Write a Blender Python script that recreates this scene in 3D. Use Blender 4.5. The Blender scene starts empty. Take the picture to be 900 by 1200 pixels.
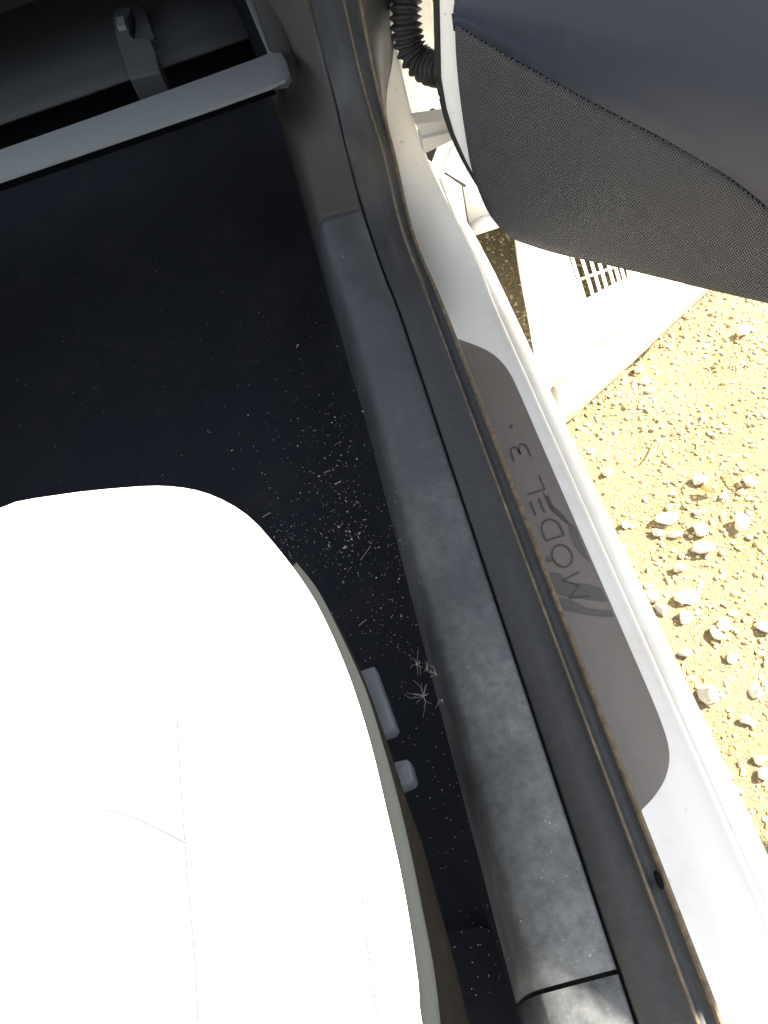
import bpy, bmesh, math, random
from mathutils import Vector, Matrix, noise
random.seed(7)
R = math.radians
S = bpy.context.scene
COL = S.collection

# ------------------------------------------------------------------ camera, sky, sun, exposure
CAM = Vector((0, 0, 1.15))
M3 = Matrix(((0.953, 0.295, 0.071), (-0.2, 0.788, -0.582), (-0.228, 0.540, 0.810)))
ex = M3.col[0].normalized(); ez = (M3.col[2] - ex * M3.col[2].dot(ex)).normalized(); ey = ez.cross(ex)
M3 = Matrix((ex, ey, ez)).transposed()
cd = bpy.data.cameras.new('camera'); cam = bpy.data.objects.new('camera', cd); COL.objects.link(cam)
cam.matrix_world = Matrix.Translation(CAM) @ M3.to_4x4()
cd.sensor_fit = 'HORIZONTAL'; cd.sensor_width = 36; cd.lens = 36; cd.clip_start = 0.02; cd.clip_end = 3000
S.camera = cam

SUN_AZ, SUN_EL = R(79), R(33)
w = bpy.data.worlds.new('World'); S.world = w; w.use_nodes = True
nt = w.node_tree; nt.nodes.clear()
sky = nt.nodes.new('ShaderNodeTexSky'); sky.sky_type = 'NISHITA'; sky.sun_disc = False
sky.sun_elevation = SUN_EL; sky.sun_rotation = SUN_AZ; sky.altitude = 200
bg = nt.nodes.new('ShaderNodeBackground'); bg.inputs[1].default_value = 0.10
out = nt.nodes.new('ShaderNodeOutputWorld')
hs = nt.nodes.new('ShaderNodeHueSaturation'); hs.inputs['Saturation'].default_value = .24
nt.links.new(sky.outputs[0], hs.inputs['Color']); nt.links.new(hs.outputs[0], bg.inputs[0]); nt.links.new(bg.outputs[0], out.inputs[0])
sl = bpy.data.lights.new('sun', 'SUN'); sl.energy = 5.0; sl.angle = R(0.5); sl.color = (1, 0.91, 0.76)
so = bpy.data.objects.new('sun', sl); COL.objects.link(so)
sdir = Vector((math.sin(SUN_AZ) * math.cos(SUN_EL), math.cos(SUN_AZ) * math.cos(SUN_EL), math.sin(SUN_EL)))
so.rotation_euler = sdir.to_track_quat('Z', 'Y').to_euler(); so.location = (3, 3, 5)
S.view_settings.view_transform = 'Standard'; S.view_settings.look = 'None'
S.view_settings.gamma = 1; S.view_settings.exposure = 2.55

# ------------------------------------------------------------------ helpers
F = 900.0
def ray(p): return M3 @ Vector((p[0] - 450, -(p[1] - 600), -F))
def atz(p, z): d = ray(p); return CAM + d * ((z - CAM.z) / d.z)
def atx(p, x): d = ray(p); return CAM + d * ((x - CAM.x) / d.x)
def aty(p, y): d = ray(p); return CAM + d * ((y - CAM.y) / d.y)

def tag(o, label=None, cat=None, group=None, kind=None):
    if label: o['label'] = label
    if cat: o['category'] = cat
    if group: o['group'] = group
    if kind: o['kind'] = kind
    return o
def link(name, me, mat, parent=None, smooth=True, loc=None):
    o = bpy.data.objects.new(name, me); COL.objects.link(o)
    if mat: me.materials.append(mat)
    if smooth:
        me.polygons.foreach_set('use_smooth', [True] * len(me.polygons))
    if parent: o.parent = parent
    if loc is not None: o.location = loc
    return o
def mesh(name, vs, fs, mat, parent=None, smooth=True, loc=None):
    me = bpy.data.meshes.new(name); me.from_pydata([tuple(v) for v in vs], [], fs); me.update()
    return link(name, me, mat, parent, smooth, loc)
def frombm(name, bm, mat, parent=None, smooth=True, loc=None):
    me = bpy.data.meshes.new(name); bm.normal_update(); bm.to_mesh(me); bm.free()
    return link(name, me, mat, parent, smooth, loc)
def empty(name, loc=(0, 0, 0), parent=None):
    o = bpy.data.objects.new(name, None); COL.objects.link(o); o.location = loc; o.empty_display_size = .1
    if parent: o.parent = parent
    return o
def sheet(name, rows, mat, parent=None, thick=0, smooth=True, off=-1, sub=0, sharp=None):
    """grid surface through rows of points (each row the same length), given real thickness"""
    n = len(rows[0]); vs = [p for r in rows for p in r]
    fs = [(i * n + j, i * n + j + 1, (i + 1) * n + j + 1, (i + 1) * n + j) for i in range(len(rows) - 1) for j in range(n - 1)]
    o = mesh(name, vs, fs, mat, parent, smooth)
    if sub:
        m = o.modifiers.new('s', 'SUBSURF'); m.levels = m.render_levels = sub
    if thick:
        m = o.modifiers.new('t', 'SOLIDIFY'); m.thickness = thick; m.offset = off
    return o
def smooth_by(o, ang=35):
    me = o.data
    bm = bmesh.new(); bm.from_mesh(me)
    for e in bm.edges:
        if len(e.link_faces) == 2: e.smooth = e.calc_face_angle(0) < R(ang)
    bm.to_mesh(me); bm.free()
def crom(pts, n):
    """resample points with a Catmull-Rom curve, n samples uniform in index"""
    out = []; m = len(pts)
    for k in range(n):
        t = k / (n - 1) * (m - 1); i = min(int(t), m - 2); f = t - i
        p0, p1, p2, p3 = pts[max(i - 1, 0)], pts[i], pts[i + 1], pts[min(i + 2, m - 1)]
        out.append(0.5 * ((2 * p1) + (p2 - p0) * f + (2 * p0 - 5 * p1 + 4 * p2 - p3) * f * f + (3 * p1 - p0 - 3 * p2 + p3) * f ** 3))
    return out
def tube(path, rad, seg=10, cap=True):
    """bmesh tube along path; rad number or list"""
    bm = bmesh.new(); rings = []
    up = Vector((0, 0, 1))
    for i, p in enumerate(path):
        t = (path[min(i + 1, len(path) - 1)] - path[max(i - 1, 0)]).normalized()
        a = t.cross(up)
        if a.length < .05: a = t.cross(Vector((1, 0, 0)))
        a.normalize(); b = t.cross(a).normalized()
        r = rad[i] if isinstance(rad, (list, tuple)) else rad
        rings.append([bm.verts.new(p + (a * math.cos(2 * math.pi * k / seg) + b * math.sin(2 * math.pi * k / seg)) * r) for k in range(seg)])
    for i in range(len(rings) - 1):
        for k in range(seg):
            bm.faces.new((rings[i][k], rings[i][(k + 1) % seg], rings[i + 1][(k + 1) % seg], rings[i + 1][k]))
    if cap:
        bm.faces.new(rings[0][::-1]); bm.faces.new(rings[-1])
    bmesh.ops.recalc_face_normals(bm, faces=bm.faces)
    return bm
def box(c, size, rot=None, bev=.002, seg=2):
    bm = bmesh.new(); bmesh.ops.create_cube(bm, size=1)
    for v in bm.verts: v.co = Vector((v.co.x * size[0], v.co.y * size[1], v.co.z * size[2]))
    if bev: bmesh.ops.bevel(bm, geom=bm.edges[:], offset=bev, segments=seg, affect='EDGES', profile=.5)
    if rot is not None: bmesh.ops.transform(bm, matrix=rot, verts=bm.verts)
    bmesh.ops.translate(bm, vec=Vector(c), verts=bm.verts)
    return bm
def join(a, b):
    me = bpy.data.meshes.new('tmp'); b.to_mesh(me); b.free(); a.from_mesh(me); bpy.data.meshes.remove(me); return a
def prism(poly, up, h, bev=0):
    """polygon (list of Vectors) thickened by h along up, edges bevelled"""
    bm = bmesh.new(); up = Vector(up)
    top = [bm.verts.new(p) for p in poly]; bot = [bm.verts.new(p - up * h) for p in poly]
    n = len(poly); ft = bm.faces.new(top); bm.faces.new(bot[::-1])
    for i in range(n): bm.faces.new((top[i], bot[i], bot[(i + 1) % n], top[(i + 1) % n]))
    bmesh.ops.recalc_face_normals(bm, faces=bm.faces)
    if bev:
        bmesh.ops.bevel(bm, geom=[e for e in ft.edges], offset=bev, segments=2, affect='EDGES', profile=.5)
    return bm

# ------------------------------------------------------------------ materials
class NT:
    def __init__(s, name):
        s.m = bpy.data.materials.new(name); s.m.use_nodes = True; s.t = s.m.node_tree
        s.b = s.t.nodes['Principled BSDF']; s.co = s.n('ShaderNodeTexCoord').outputs['Object']
    def n(s, typ, **kw):
        x = s.t.nodes.new(typ)
        for k, v in kw.items(): setattr(x, k, v)
        return x
    def l(s, a, b): s.t.links.new(a, b)
    def noise(s, scale, detail=4, rough=.55, vec=None, stretch=None):
        x = s.n('ShaderNodeTexNoise'); x.inputs['Scale'].default_value = scale
        x.inputs['Detail'].default_value = detail; x.inputs['Roughness'].default_value = rough
        v = vec or s.co
        if stretch:
            mp = s.n('ShaderNodeMapping'); mp.inputs['Scale'].default_value = stretch; s.l(v, mp.inputs[0]); v = mp.outputs[0]
        s.l(v, x.inputs['Vector']); return x.outputs['Fac']
    def ramp(s, f, lo, hi, a=0, b=1):
        x = s.n('ShaderNodeMapRange'); x.clamp = True
        for i, v in zip((1, 2, 3, 4), (lo, hi, a, b)): x.inputs[i].default_value = v
        s.l(f, x.inputs[0]); return x.outputs[0]
    def mix(s, f, a, b):
        x = s.n('ShaderNodeMix', data_type='RGBA')
        if isinstance(f, (int, float)): x.inputs[0].default_value = f
        else: s.l(f, x.inputs[0])
        for i, v in ((6, a), (7, b)):
            if isinstance(v, tuple): x.inputs[i].default_value = (*v, 1)
            else: s.l(v, x.inputs[i])
        return x.outputs[2]
    def math(s, op, a, b=0, c=0):
        x = s.n('ShaderNodeMath', operation=op)
        for i, v in enumerate((a, b, c)):
            if isinstance(v, (int, float)): x.inputs[i].default_value = v
            else: s.l(v, x.inputs[i])
        return x.outputs[0]
    def bump(s, h, strength, dist=.001):
        x = s.n('ShaderNodeBump'); x.inputs['Strength'].default_value = strength; x.inputs['Distance'].default_value = dist
        s.l(h, x.inputs['Height']); s.l(x.outputs[0], s.b.inputs['Normal'])
    def set(s, col=None, rough=None, spec=None, metal=None, coat=None):
        for nm, v in (('Base Color', col), ('Roughness', rough), ('Specular IOR Level', spec), ('Metallic', metal), ('Coat Weight', coat)):
            if v is None: continue
            if isinstance(v, tuple): s.b.inputs[nm].default_value = (*v, 1)
            elif isinstance(v, (int, float)): s.b.inputs[nm].default_value = v
            else: s.l(v, s.b.inputs[nm])
        return s.m

def plastic(name, col, dustcol=(.3, .28, .25), dust=.3, rough=.55, grain=.25, speck=.0, spec=.4, rear=None, soft=None):
    k = NT(name)
    blot = k.math('MULTIPLY', k.ramp(k.noise(13, 3, .5), .3, .75, .25, 1), k.ramp(k.noise(95, 6, .72), *(soft or (.40, .72)), 0, dust))
    if speck:
        sp = k.ramp(k.noise(330, 3, .6), .63, .72, 0, speck)
        blot = k.math('MAXIMUM', blot, k.math('MULTIPLY', sp, k.ramp(k.noise(22, 3), .4, .62)))
    if rear:      # dustier where people step over; ramp also stands in for light towards the rear
        sp_ = k.n('ShaderNodeSeparateXYZ'); k.l(k.co, sp_.inputs[0])
        blot = k.math('MULTIPLY', blot, k.ramp(sp_.outputs[1], rear[0], rear[1], rear[2], 1))
    c = k.mix(blot, col, dustcol)
    k.bump(k.noise(1400, 2), grain, .0006)
    return k.set(c, k.ramp(blot, 0, .4, rough, min(1, rough + .25)), spec)

def paint(name, col=(.78, .77, .735), dirt=.5):
    k = NT(name)
    d = k.ramp(k.noise(9, 7, .65), .5, .8, 0, dirt)
    sp = k.ramp(k.noise(120, 2, .5, stretch=(1, .35, 1)), .735, .775, 0, .5)
    c = k.mix(d, col, (.52, .46, .36)); c = k.mix(sp, c, (.25, .22, .18))
    k.bump(k.noise(500, 2), .04, .0005)
    return k.set(c, k.ramp(d, 0, .4, .45, .75), .4, None, .08)

M_paint = paint('white_car_paint')
M_paintd = paint('dusty_white_paint', (.74, .74, .72), .75)
M_trim = plastic('sill_trim_plastic', (.026, .031, .039), (.34, .355, .365), .78, .55, .3, .9, .4, (.7, .05, .22), (.12, .95))
M_kick = plastic('lining_with_warm_bounce', (.028, .0265, .026), (.055, .052, .050), .5, .6, .3, .3)  # brown bounce light put into the lining colour as a warm tint
M_seal = plastic('seal_rubber', (.021, .024, .029), (.10, .098, .092), .35, .55, .12, .35)
M_lip = plastic('dusty_seal_lip', (.075, .056, .036), (.30, .225, .14), .95, .7, .12, .3)
M_plate = plastic('sill_plate_film', (.135, .120, .110), (.22, .20, .18), .3, .5, .25, .45)
M_felt = plastic('black_felt', (.004, .005, .006), (.008, .008, .009), .2, .95, .4, 0, .05)
M_arm = plastic('latch_plastic', (.030, .034, .038), (.06, .065, .07), .4, .6)
M_roof = plastic('grey_roof_lining', (.10, .10, .10), (.12, .12, .12), .3, .8)
M_rubber = plastic('black_rubber', (.012, .012, .013), (.06, .055, .05), .3, .6, .1)
M_panel = plastic('door_panel_plastic', (.021, .027, .046), (.045, .053, .073), .3, .5, .5, .5)
M_dash = plastic('glove_box_plastic', (.085, .098, .105), (.13, .14, .145), .35, .6, .25, .3)
M_bin = plastic('glove_box_lining', (.022, .025, .028), (.05, .054, .058), .45, .7, .3, .5)
M_grey = plastic('grey_plastic', (.075, .084, .096), (.11, .115, .12), .3, .45, .15)
M_side = plastic('seat_side_plastic', (.0028, .0027, .0026), (.006, .0055, .005), .4, .95, .4, .4, 0)
M_pip = plastic('seat_base_edge', (.013, .0155, .0165), (.022, .024, .024), .35, .75, .2, 0, .1)
M_dark = plastic('shadow_black_plastic', (.010, .011, .012), (.02, .02, .02), .2, .6, .2)  # black plastic; also fills the dark strips drawn for shaded gaps
M_metal = paint('painted_hinge_steel', (.55, .54, .50), .8)
M_letter = plastic('worn_lettering', (.050, .046, .043), (.11, .10, .095), .9, .5, .1)
M_scuff = plastic('wet_scuff', (.082, .076, .074), (.11, .105, .10), .5, .4, .1)
M_scuffl = plastic('pale_scuff', (.17, .165, .16), (.22, .21, .2), .5, .6, .1)
def leather():
    k = NT('white_seat_leather')
    v = k.n('ShaderNodeTexVoronoi'); v.inputs['Scale'].default_value = 420; k.l(k.co, v.inputs['Vector'])
    k.bump(v.outputs['Distance'], .12, .0008)
    c = k.mix(k.ramp(k.noise(12, 5), .45, .8, 0, .35), (.83, .815, .78), (.74, .70, .62))
    return k.set(c, .45, .4)
M_leather = leather()
M_stitch = plastic('seat_seam_thread', (.24, .24, .24), (.2, .2, .2), .3, .8)
def carpet():
    k = NT('black_floor_carpet')
    f = k.noise(900, 4, .7)
    c = k.mix(k.ramp(f, .35, .75), (.005, .006, .009), (.026, .031, .044))
    d = k.ramp(k.noise(7, 6, .7), .5, .85, 0, .35); c = k.mix(d, c, (.05, .05, .05))
    k.bump(f, .9, .003)
    return k.set(c, .95, .15)
M_carpet = carpet()
def white_plastic():
    k = NT('chair_white_plastic')
    c = k.mix(k.ramp(k.noise(16, 5, .6), .45, .75, 0, .6), (.82, .81, .79), (.66, .58, .49))
    k.bump(k.noise(300, 2), .08, .0006)
    return k.set(c, .42, .5)
M_chair = white_plastic()
def ground_mat():
    k = NT('yellow_sandy_ground')
    a = k.noise(2.2, 6, .6); b = k.noise(60, 5, .7); g = k.noise(260, 4, .75)
    c = k.mix(k.ramp(a, .35, .7), (.47, .385, .215), (.58, .50, .32))
    c = k.mix(k.ramp(b, .45, .75, 0, .7), c, (.58, .51, .32))
    c = k.mix(k.ramp(g, .48, .62, 0, .72), c, (.27, .19, .08))
    k.bump(k.math('ADD', k.math('MULTIPLY', b, .9), g), 1.0, .022)
    return k.set(c, .95, .2)
M_ground = ground_mat()
def gravel_mat(name, cols):
    k = NT(name)
    g = k.n('ShaderNodeNewGeometry').outputs['Random Per Island']
    r = k.n('ShaderNodeValToRGB'); e = r.color_ramp.elements
    e[0].color = (*cols[0], 1); e[1].color = (*cols[-1], 1)
    for i, c in enumerate(cols[1:-1]):
        x = e.new((i + 1) / (len(cols) - 1)); x.color = (*c, 1)
    k.l(g, r.inputs[0])
    c = k.mix(k.ramp(k.noise(140, 4, .6), .4, .75, 0, .5), r.outputs[0], (.42, .33, .17))
    k.bump(k.noise(400, 4, .6), .4, .003)
    return k.set(c, .92, .25)
M_gravel = gravel_mat('loose_gravel', [(.34, .26, .12), (.50, .41, .22), (.58, .51, .34), (.28, .20, .10), (.68, .63, .52)])
def stone_mat():
    k = NT('pale_stone')
    oi = k.n('ShaderNodeObjectInfo').outputs['Random']
    c = k.mix(oi, (.74, .70, .62), (.62, .60, .56))
    c = k.mix(k.ramp(k.noise(45, 6, .65), .42, .72, 0, .7), c, (.46, .36, .20))
    k.bump(k.noise(260, 5, .6), .5, .004)
    return k.set(c, .9, .3)
M_stone = stone_mat()
M_straw = plastic('dry_straw', (.50, .42, .27), (.4, .33, .2), .4, .8)
M_fluff = plastic('white_fluff', (.55, .54, .50), (.5, .5, .48), .2, .9)
M_leaf = plastic('dry_brown_leaf', (.20, .085, .02), (.12, .05, .015), .5, .8)
M_chaff = gravel_mat('chaff_specks', [(.5, .47, .38), (.7, .66, .55), (.85, .84, .8), (.6, .52, .38)])

def grille_mat():
    """speaker grille: staggered round holes, laid in the grille's own plane (x along the door, z up)"""
    k = NT('speaker_grille_mesh')
    sp = k.n('ShaderNodeSeparateXYZ'); k.l(k.co, sp.inputs[0])
    P, Q = .0036, .0027
    row = k.math('DIVIDE', sp.outputs[2], Q); ri = k.math('FLOOR', row)
    fz = k.math('SUBTRACT', k.math('SUBTRACT', row, ri), .5)
    sh = k.math('MULTIPLY', k.math('FLOORED_MODULO', ri, 2), .5)
    fx = k.math('SUBTRACT', k.math('FRACT', k.math('ADD', k.math('DIVIDE', sp.outputs[0], P), sh)), .5)
    d = k.math('SQRT', k.math('ADD', k.math('POWER', k.math('MULTIPLY', fx, P), 2), k.math('POWER', k.math('MULTIPLY', fz, Q), 2)))
    hole = k.ramp(d, .0007, .0011, 1, 0)
    col = k.mix(k.ramp(k.noise(30, 3), .4, .7), (.062, .066, .076), (.070, .073, .082))
    c = k.mix(hole, col, (.004, .004, .005))
    k.bump(k.ramp(d, .0008, .0016), .9, .0012)
    return k.set(c, k.mix(hole, (.48, .48, .48), (.9, .9, .9)), k.ramp(hole, 0, 1, .5, .05))
M_grille = grille_mat()

# ------------------------------------------------------------------ ground, gravel
def gh(x, y): return .012 * (noise.noise(Vector((x * 3, y * 3, 0))) + .5 * noise.noise(Vector((x * 9, y * 9, 3)))) 
xs = [-1500, -300, -60, -12, -4, -2, -1] + [-.6 + .03 * i for i in range(95)] + [2.6, 3.4, 5, 12, 60, 300, 1500]
ys = [-1500, -300, -60, -12, -4, -2, -1] + [-.6 + .03 * i for i in range(95)] + [2.6, 3.4, 5, 12, 60, 300, 1500]
g = sheet('ground', [[Vector((x, y, gh(x, y) if abs(x) < 3 and abs(y) < 3 else 0)) for x in xs] for y in ys], M_ground)
tag(g, 'yellow sandy ground', None, None, 'structure')

ICO = bmesh.new(); bmesh.ops.create_icosphere(ICO, subdivisions=1, radius=1)
icov = [v.co.copy() for v in ICO.verts]; icof = [[v.index for v in f_.verts] for f_ in ICO.faces]; ICO.free()
def pebbles(n, area, rmin, rmax, pw=2.2):
    vs, fs = [], []
    for _ in range(n):
        x = random.uniform(area[0], area[1]); y = random.uniform(area[2], area[3])
        if noise.noise(Vector((x * 6, y * 6, 5))) < random.uniform(-.9, .35) - .12: continue
        r = rmin + (rmax - rmin) * random.random() ** pw
        m = Matrix.Rotation(random.uniform(0, 6.3), 3, 'Z') @ Matrix.Rotation(random.uniform(-.6, .6), 3, 'X')
        sc = (random.uniform(.7, 1.3), random.uniform(.6, 1), random.uniform(.4, .8)); b = len(vs)
        for v in icov:
            j = random.uniform(.62, 1.2)
            vs.append(m @ Vector((v.x * sc[0], v.y * sc[1], v.z * sc[2])) * r * j + Vector((x, y, gh(x, y) + r * .08)))
        fs += [[a + b for a in f_] for f_ in icof]
    return vs, fs
v1, f1 = pebbles(38000, (.14, 1.0, -.1, 1.7), .0010, .0066, 3.6)
v2, f2 = pebbles(3000, (1.0, 2.2, -.6, 2.4), .002, .009, 2.5)
o = mesh('gravel', v1 + v2, f1 + [[a + len(v1) for a in q] for q in f2], M_gravel, smooth=False)
tag(o, 'loose yellow gravel scattered over the sandy ground', 'gravel', None, 'stuff')

STONES = [  # pixel centre, half sizes (px), label
 (871, 611, 11, 10, 'rounded white stone at the right edge of the gravel, dark shade on its left'),
 (877, 565, 7, 7, 'small white stone with a thin twig at its upper left, near the right edge'),
 (820, 563, 8, 7, 'white stone just above the dry brown leaf'),
 (847, 580, 6, 5, 'little white stone right of the dry brown leaf'),
 (783, 607, 14, 7, 'flat pale slab of stone at the top of a tight cluster of three'),
 (771, 622, 7, 5, 'small pale stone at the lower left of a tight cluster of three'),
 (791, 624, 10, 5, 'flat oblong stone at the lower right of a tight cluster of three'),
 (820, 618, 9, 8, 'squarish pale stone right of the tight cluster of three'),
 (825, 641, 13, 8, 'long pale stone lying aslant below the squarish one'),
 (797, 663, 7, 6, 'small pale stone between the long aslant stone and the large two-toned one'),
 (806, 697, 14, 9, 'large angular stone with a grey left face and a bright top'),
 (763, 698, 10, 8, 'pale stone against the white sill edge, left of the large two-toned stone'),
 (804, 721, 9, 8, 'round white stone just below the large two-toned stone'),
 (851, 730, 9, 7, 'whitish stone of a leaning pair, the upper right one'),
 (841, 741, 7, 9, 'whitish stone of a leaning pair, the lower left one'),
 (776, 713, 6, 8, 'narrow upright stone left of the round white one'),
 (803, 764, 7, 6, 'small pale stone by the sill edge above the biggest stone'),
 (857, 768, 7, 6, 'small pale stone right of the one above the biggest stone'),
 (832, 811, 14, 12, 'biggest pale stone, broad and blocky, close to the white sill edge'),
 (888, 809, 10, 7, 'smooth oval white stone casting a brown shadow, right of the biggest stone'),
 (876, 844, 7, 6, 'small half grey stone below the smooth oval one'),
 (895, 906, 8, 6, 'pale stone at the lower right edge of the gravel'),
 (892, 889, 7, 6, 'dull yellowish stone above the pale one at the lower right edge'),
 (896, 731, 7, 8, 'pale stone cut by the right edge of the picture'),
 (748, 431, 5, 5, 'upper white stone of a row of three near the white plastic chair'),
 (756, 444, 7, 5, 'middle white stone of a row of three near the white plastic chair'),
 (760, 456, 5, 5, 'lowest white stone of a row of three near the white plastic chair'),
 (870, 388, 10, 7, 'large faint pale stone below the dark speaker grille'),
 (733, 612, 6, 5, 'small pale stone touching the sill edge near the row of lettering'),
 (713, 552, 7, 6, 'pale stone next to the sill edge below the dry twig'),
 (818, 600, 5, 4, 'tiny pale stone above the squarish one'),
]
for i, (px, py, a, b, lab) in enumerate(STONES):
    c = atz((px, py), .008)
    dist = (c - CAM).length; s = dist / 900
    rs = random.Random(i * 13 + 5)
    bm = bmesh.new(); bmesh.ops.create_icosphere(bm, subdivisions=2, radius=1)
    for _ in range(12):     # chip flat faces into the pebble
        d = Vector((rs.gauss(0, 1), rs.gauss(0, 1), rs.gauss(0, 1))).normalized(); lim = rs.uniform(.42, .8)
        for v in bm.verts:
            q = v.co.dot(d)
            if q > lim: v.co -= d * (q - lim)
    for v in bm.verts:
        v.co *= 1 + .06 * noise.noise(v.co * 2.5 + Vector((i, 0, 0)))
        v.co = Vector((v.co.x * a * s * 1.12, v.co.y * b * s * 1.25, v.co.z * min(a, b) * s * 1.0))
    rot = Matrix.Rotation(rs.uniform(-.5, .5) + (-.6 if 'aslant' in lab else 0), 4, 'Z') @ Matrix.Rotation(rs.uniform(-.25, .25), 4, 'X')
    bmesh.ops.transform(bm, matrix=rot, verts=bm.verts)
    o = frombm('stone', bm, M_stone, None, False, (c.x, c.y, gh(c.x, c.y) + min(a, b) * s * .45))
    smooth_by(o, 12); o.data.polygons.foreach_set('use_smooth', [True] * len(o.data.polygons))
    tag(o, lab, 'stone', 'pale stones lying on the gravel')
def stick(name, p, q, r, mat, z, label, cat, grp=None, bend=.1):
    a, b = atz(p, z), atz(q, z + .001); m = (a + b) / 2 + Vector((random.uniform(-1, 1), random.uniform(-1, 1), .3)) * (b - a).length * bend
    o = frombm(name, tube(crom([a, m, b], 7), [r * .6, r, r, r * 1.1, r, r * .9, r * .5], 6), mat)
    return tag(o, label, cat, grp)
stick('twig', (755, 540), (773, 511), .0013, M_straw, .012, 'straight dry twig lying on the sunlit gravel', 'twig')
stick('twig', (854, 549), (870, 570), .0008, M_straw, .012, 'thin bent twig beside a small white stone near the right edge', 'twig')
c = atz((829, 573), .012); bm = bmesh.new(); L = []
for i in range(9):
    t = i / 8; wd = .0062 * math.sin(math.pi * min(1, t * .95 + .04)); L.append([Vector(((t - .5) * .026, s_ * wd - .004 * t, .0025 * abs(s_) + .003 * math.sin(t * 5))) for s_ in (-1, 0, 1)])
bm.free()
lf = sheet('leaf', L, M_leaf, None, .0006); lf.location = c; lf.rotation_euler = (0, 0, -.5)
tag(lf, 'curled dry brown leaf lying under a white stone on the gravel', 'leaf')

# ------------------------------------------------------------------ the car
car = empty('parked_car', (0, .3, 0))
tag(car, 'white car with its front passenger door open, seen into the black footwell', 'car')
def part(o, parent=car):
    o.parent = parent
    if parent is car: o.matrix_parent_inverse = Matrix.Translation((0, -.3, 0))
    return o

# --- door opening: anchor lines run along the sill and up the front pillar
def V(*a): return Vector(a)
ysill = [-.45, -.3, -.1, .1, .3, .5, .65, .77, .87]
def line(sill, pil):
    return [V(sill[0], y, sill[1]) for y in ysill] + pil
def px_x(l): return [atx((a, b), x) for a, b, x in l]
NP = 7
A_in = line((-.046, .420), px_x([(395, 335, -.0485), (378, 275, -.0500), (352, 190, -.0500), (341, 150, -.0470), (333, 100, -.0425), (318, 50, -.040), (302, 0, -.037)]))
A_seam = line((.0265, .430), px_x([(450, 320, .0228), (428, 255, .0225), (411, 190, .0245), (400, 145, .0280), (386, 95, .0295), (374, 48, .0320), (362, 0, .0340)]))
A_out = line((.0860, .432), px_x([(497, 312, .0840), (478, 255, .0880), (463, 190, .0930), (454, 145, .0950), (445, 95, .0970), (436, 48, .0990), (428, 0, .1000)]))
A_wht = line((.158, .386), px_x([(562, 310, .1590), (528, 245, .1560), (506, 200, .1480), (487, 150, .1400), (475, 100, .1365), (463, 48, .1330), (452, 0, .1300)]))
for A in (A_in, A_seam, A_out, A_wht):
    d = (A[-1] - A[-2]).normalized(); A.append(A[-1] + d * .12); A.append(A[-1] + d * .2)
NS = 180
def relax(P, it=70):
    for _ in range(it): P = [P[0]] + [P[i] * .5 + (P[i - 1] + P[i + 1]) * .25 for i in range(1, len(P) - 1)] + [P[-1]]
    return P
A_in, A_seam, A_out, A_wht = [relax(crom(A, NS)) for A in (A_in, A_seam, A_out, A_wht)]
nrm = []
for i in range(NS):
    t = (A_out[min(i + 1, NS - 1)] - A_out[max(i - 1, 0)]).normalized(); a = (A_out[i] - A_seam[i]).normalized()
    n_ = a.cross(t).normalized()
    if n_.z < 0 and n_.y > 0: n_ = -n_
    nrm.append(n_)
def sweep(spec, a, b, i0=0, i1=NS):
    """spec: (t between a and b, height along the normal)"""
    return [[a[i].lerp(b[i], t) + nrm[i] * h for t, h in spec] for i in range(i0, i1)]
# inner trim: wall down to the carpet, rounded shoulder, flat top to the seam
trim = []
for i in range(NS):
    p, q = A_in[i], A_seam[i]; n_ = nrm[i]
    out_ = (p - q).normalized()
    dn = V(0, 0, -1) if n_.z > .75 else (V(0, .9, -.35)).normalized()
    dn = V(0, 0, -1).lerp(V(0, 1, -.2), max(0, min(1, 1 - n_.z))).normalized()
    trim.append([p + out_ * .036 + dn * .24, p + out_ * .022 + dn * .12, p + out_ * .010 + dn * .045, p + out_ * .002 + dn * .014,
                 p + (q - p) * .05 + dn * .0035, p + (q - p) * .14 + n_ * .0015, p + (q - p) * .34 + n_ * .003, p.lerp(q, .6) + n_ * .003, p.lerp(q, .93), p.lerp(q, .975) - n_ * .002, p.lerp(q, .98) - n_ * .014])
icut = min(range(NS), key=lambda i: abs(A_seam[i].y - .028) + (9 if A_seam[i].z > .5 else 0))
icutk = min(range(NS), key=lambda i: abs(A_seam[i].y - 1.08) + (9 if A_seam[i].z > .6 else 0))
ST = sheet('sill_trim', trim[icut:icutk + 1], M_trim, thick=.003); part(ST)
# the cut end runs straight across; rear piece stops 3 mm short of it
first = trim[icut]; rear = [list(r) for r in trim[:icut]]
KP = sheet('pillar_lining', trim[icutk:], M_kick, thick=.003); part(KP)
rear[-1] = [p + V(0, -.0035, 0) for p in first]
PT = sheet('pillar_trim', rear, M_trim, thick=.003); part(PT)
gapw = sheet('trim_backing', [[p + V(0, dy, 0) + V(0, 0, -.012) for p in first] for dy in (-.03, .03)], M_dark, thick=.002); part(gapw)
under = sheet('trim_channel', sweep([(-.06, -.012), (.06, -.012)], A_seam, A_out), M_dark, thick=.002); part(under)
# door seal: flat band, ridge, groove, rim
sealspec = [(.012, -.013), (.018, -.001), (.04, .001), (.40, .0025), (.58, .002), (.66, .004), (.695, .0072), (.73, .0072), (.76, .004), (.80, .0015), (.88, .0015), (.93, .0045), (.965, .0072), (1.0, .006), (1.02, 0), (1.02, -.045)]
SE = sheet('door_seal', sweep(sealspec, A_seam, A_out), M_seal, thick=.002); part(SE)
SE.data.materials.append(M_lip)
ns_ = len(sealspec) - 1
for f_ in SE.data.polygons:
    if f_.index % ns_ in (6, 11, 12): f_.material_index = 1
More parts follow.
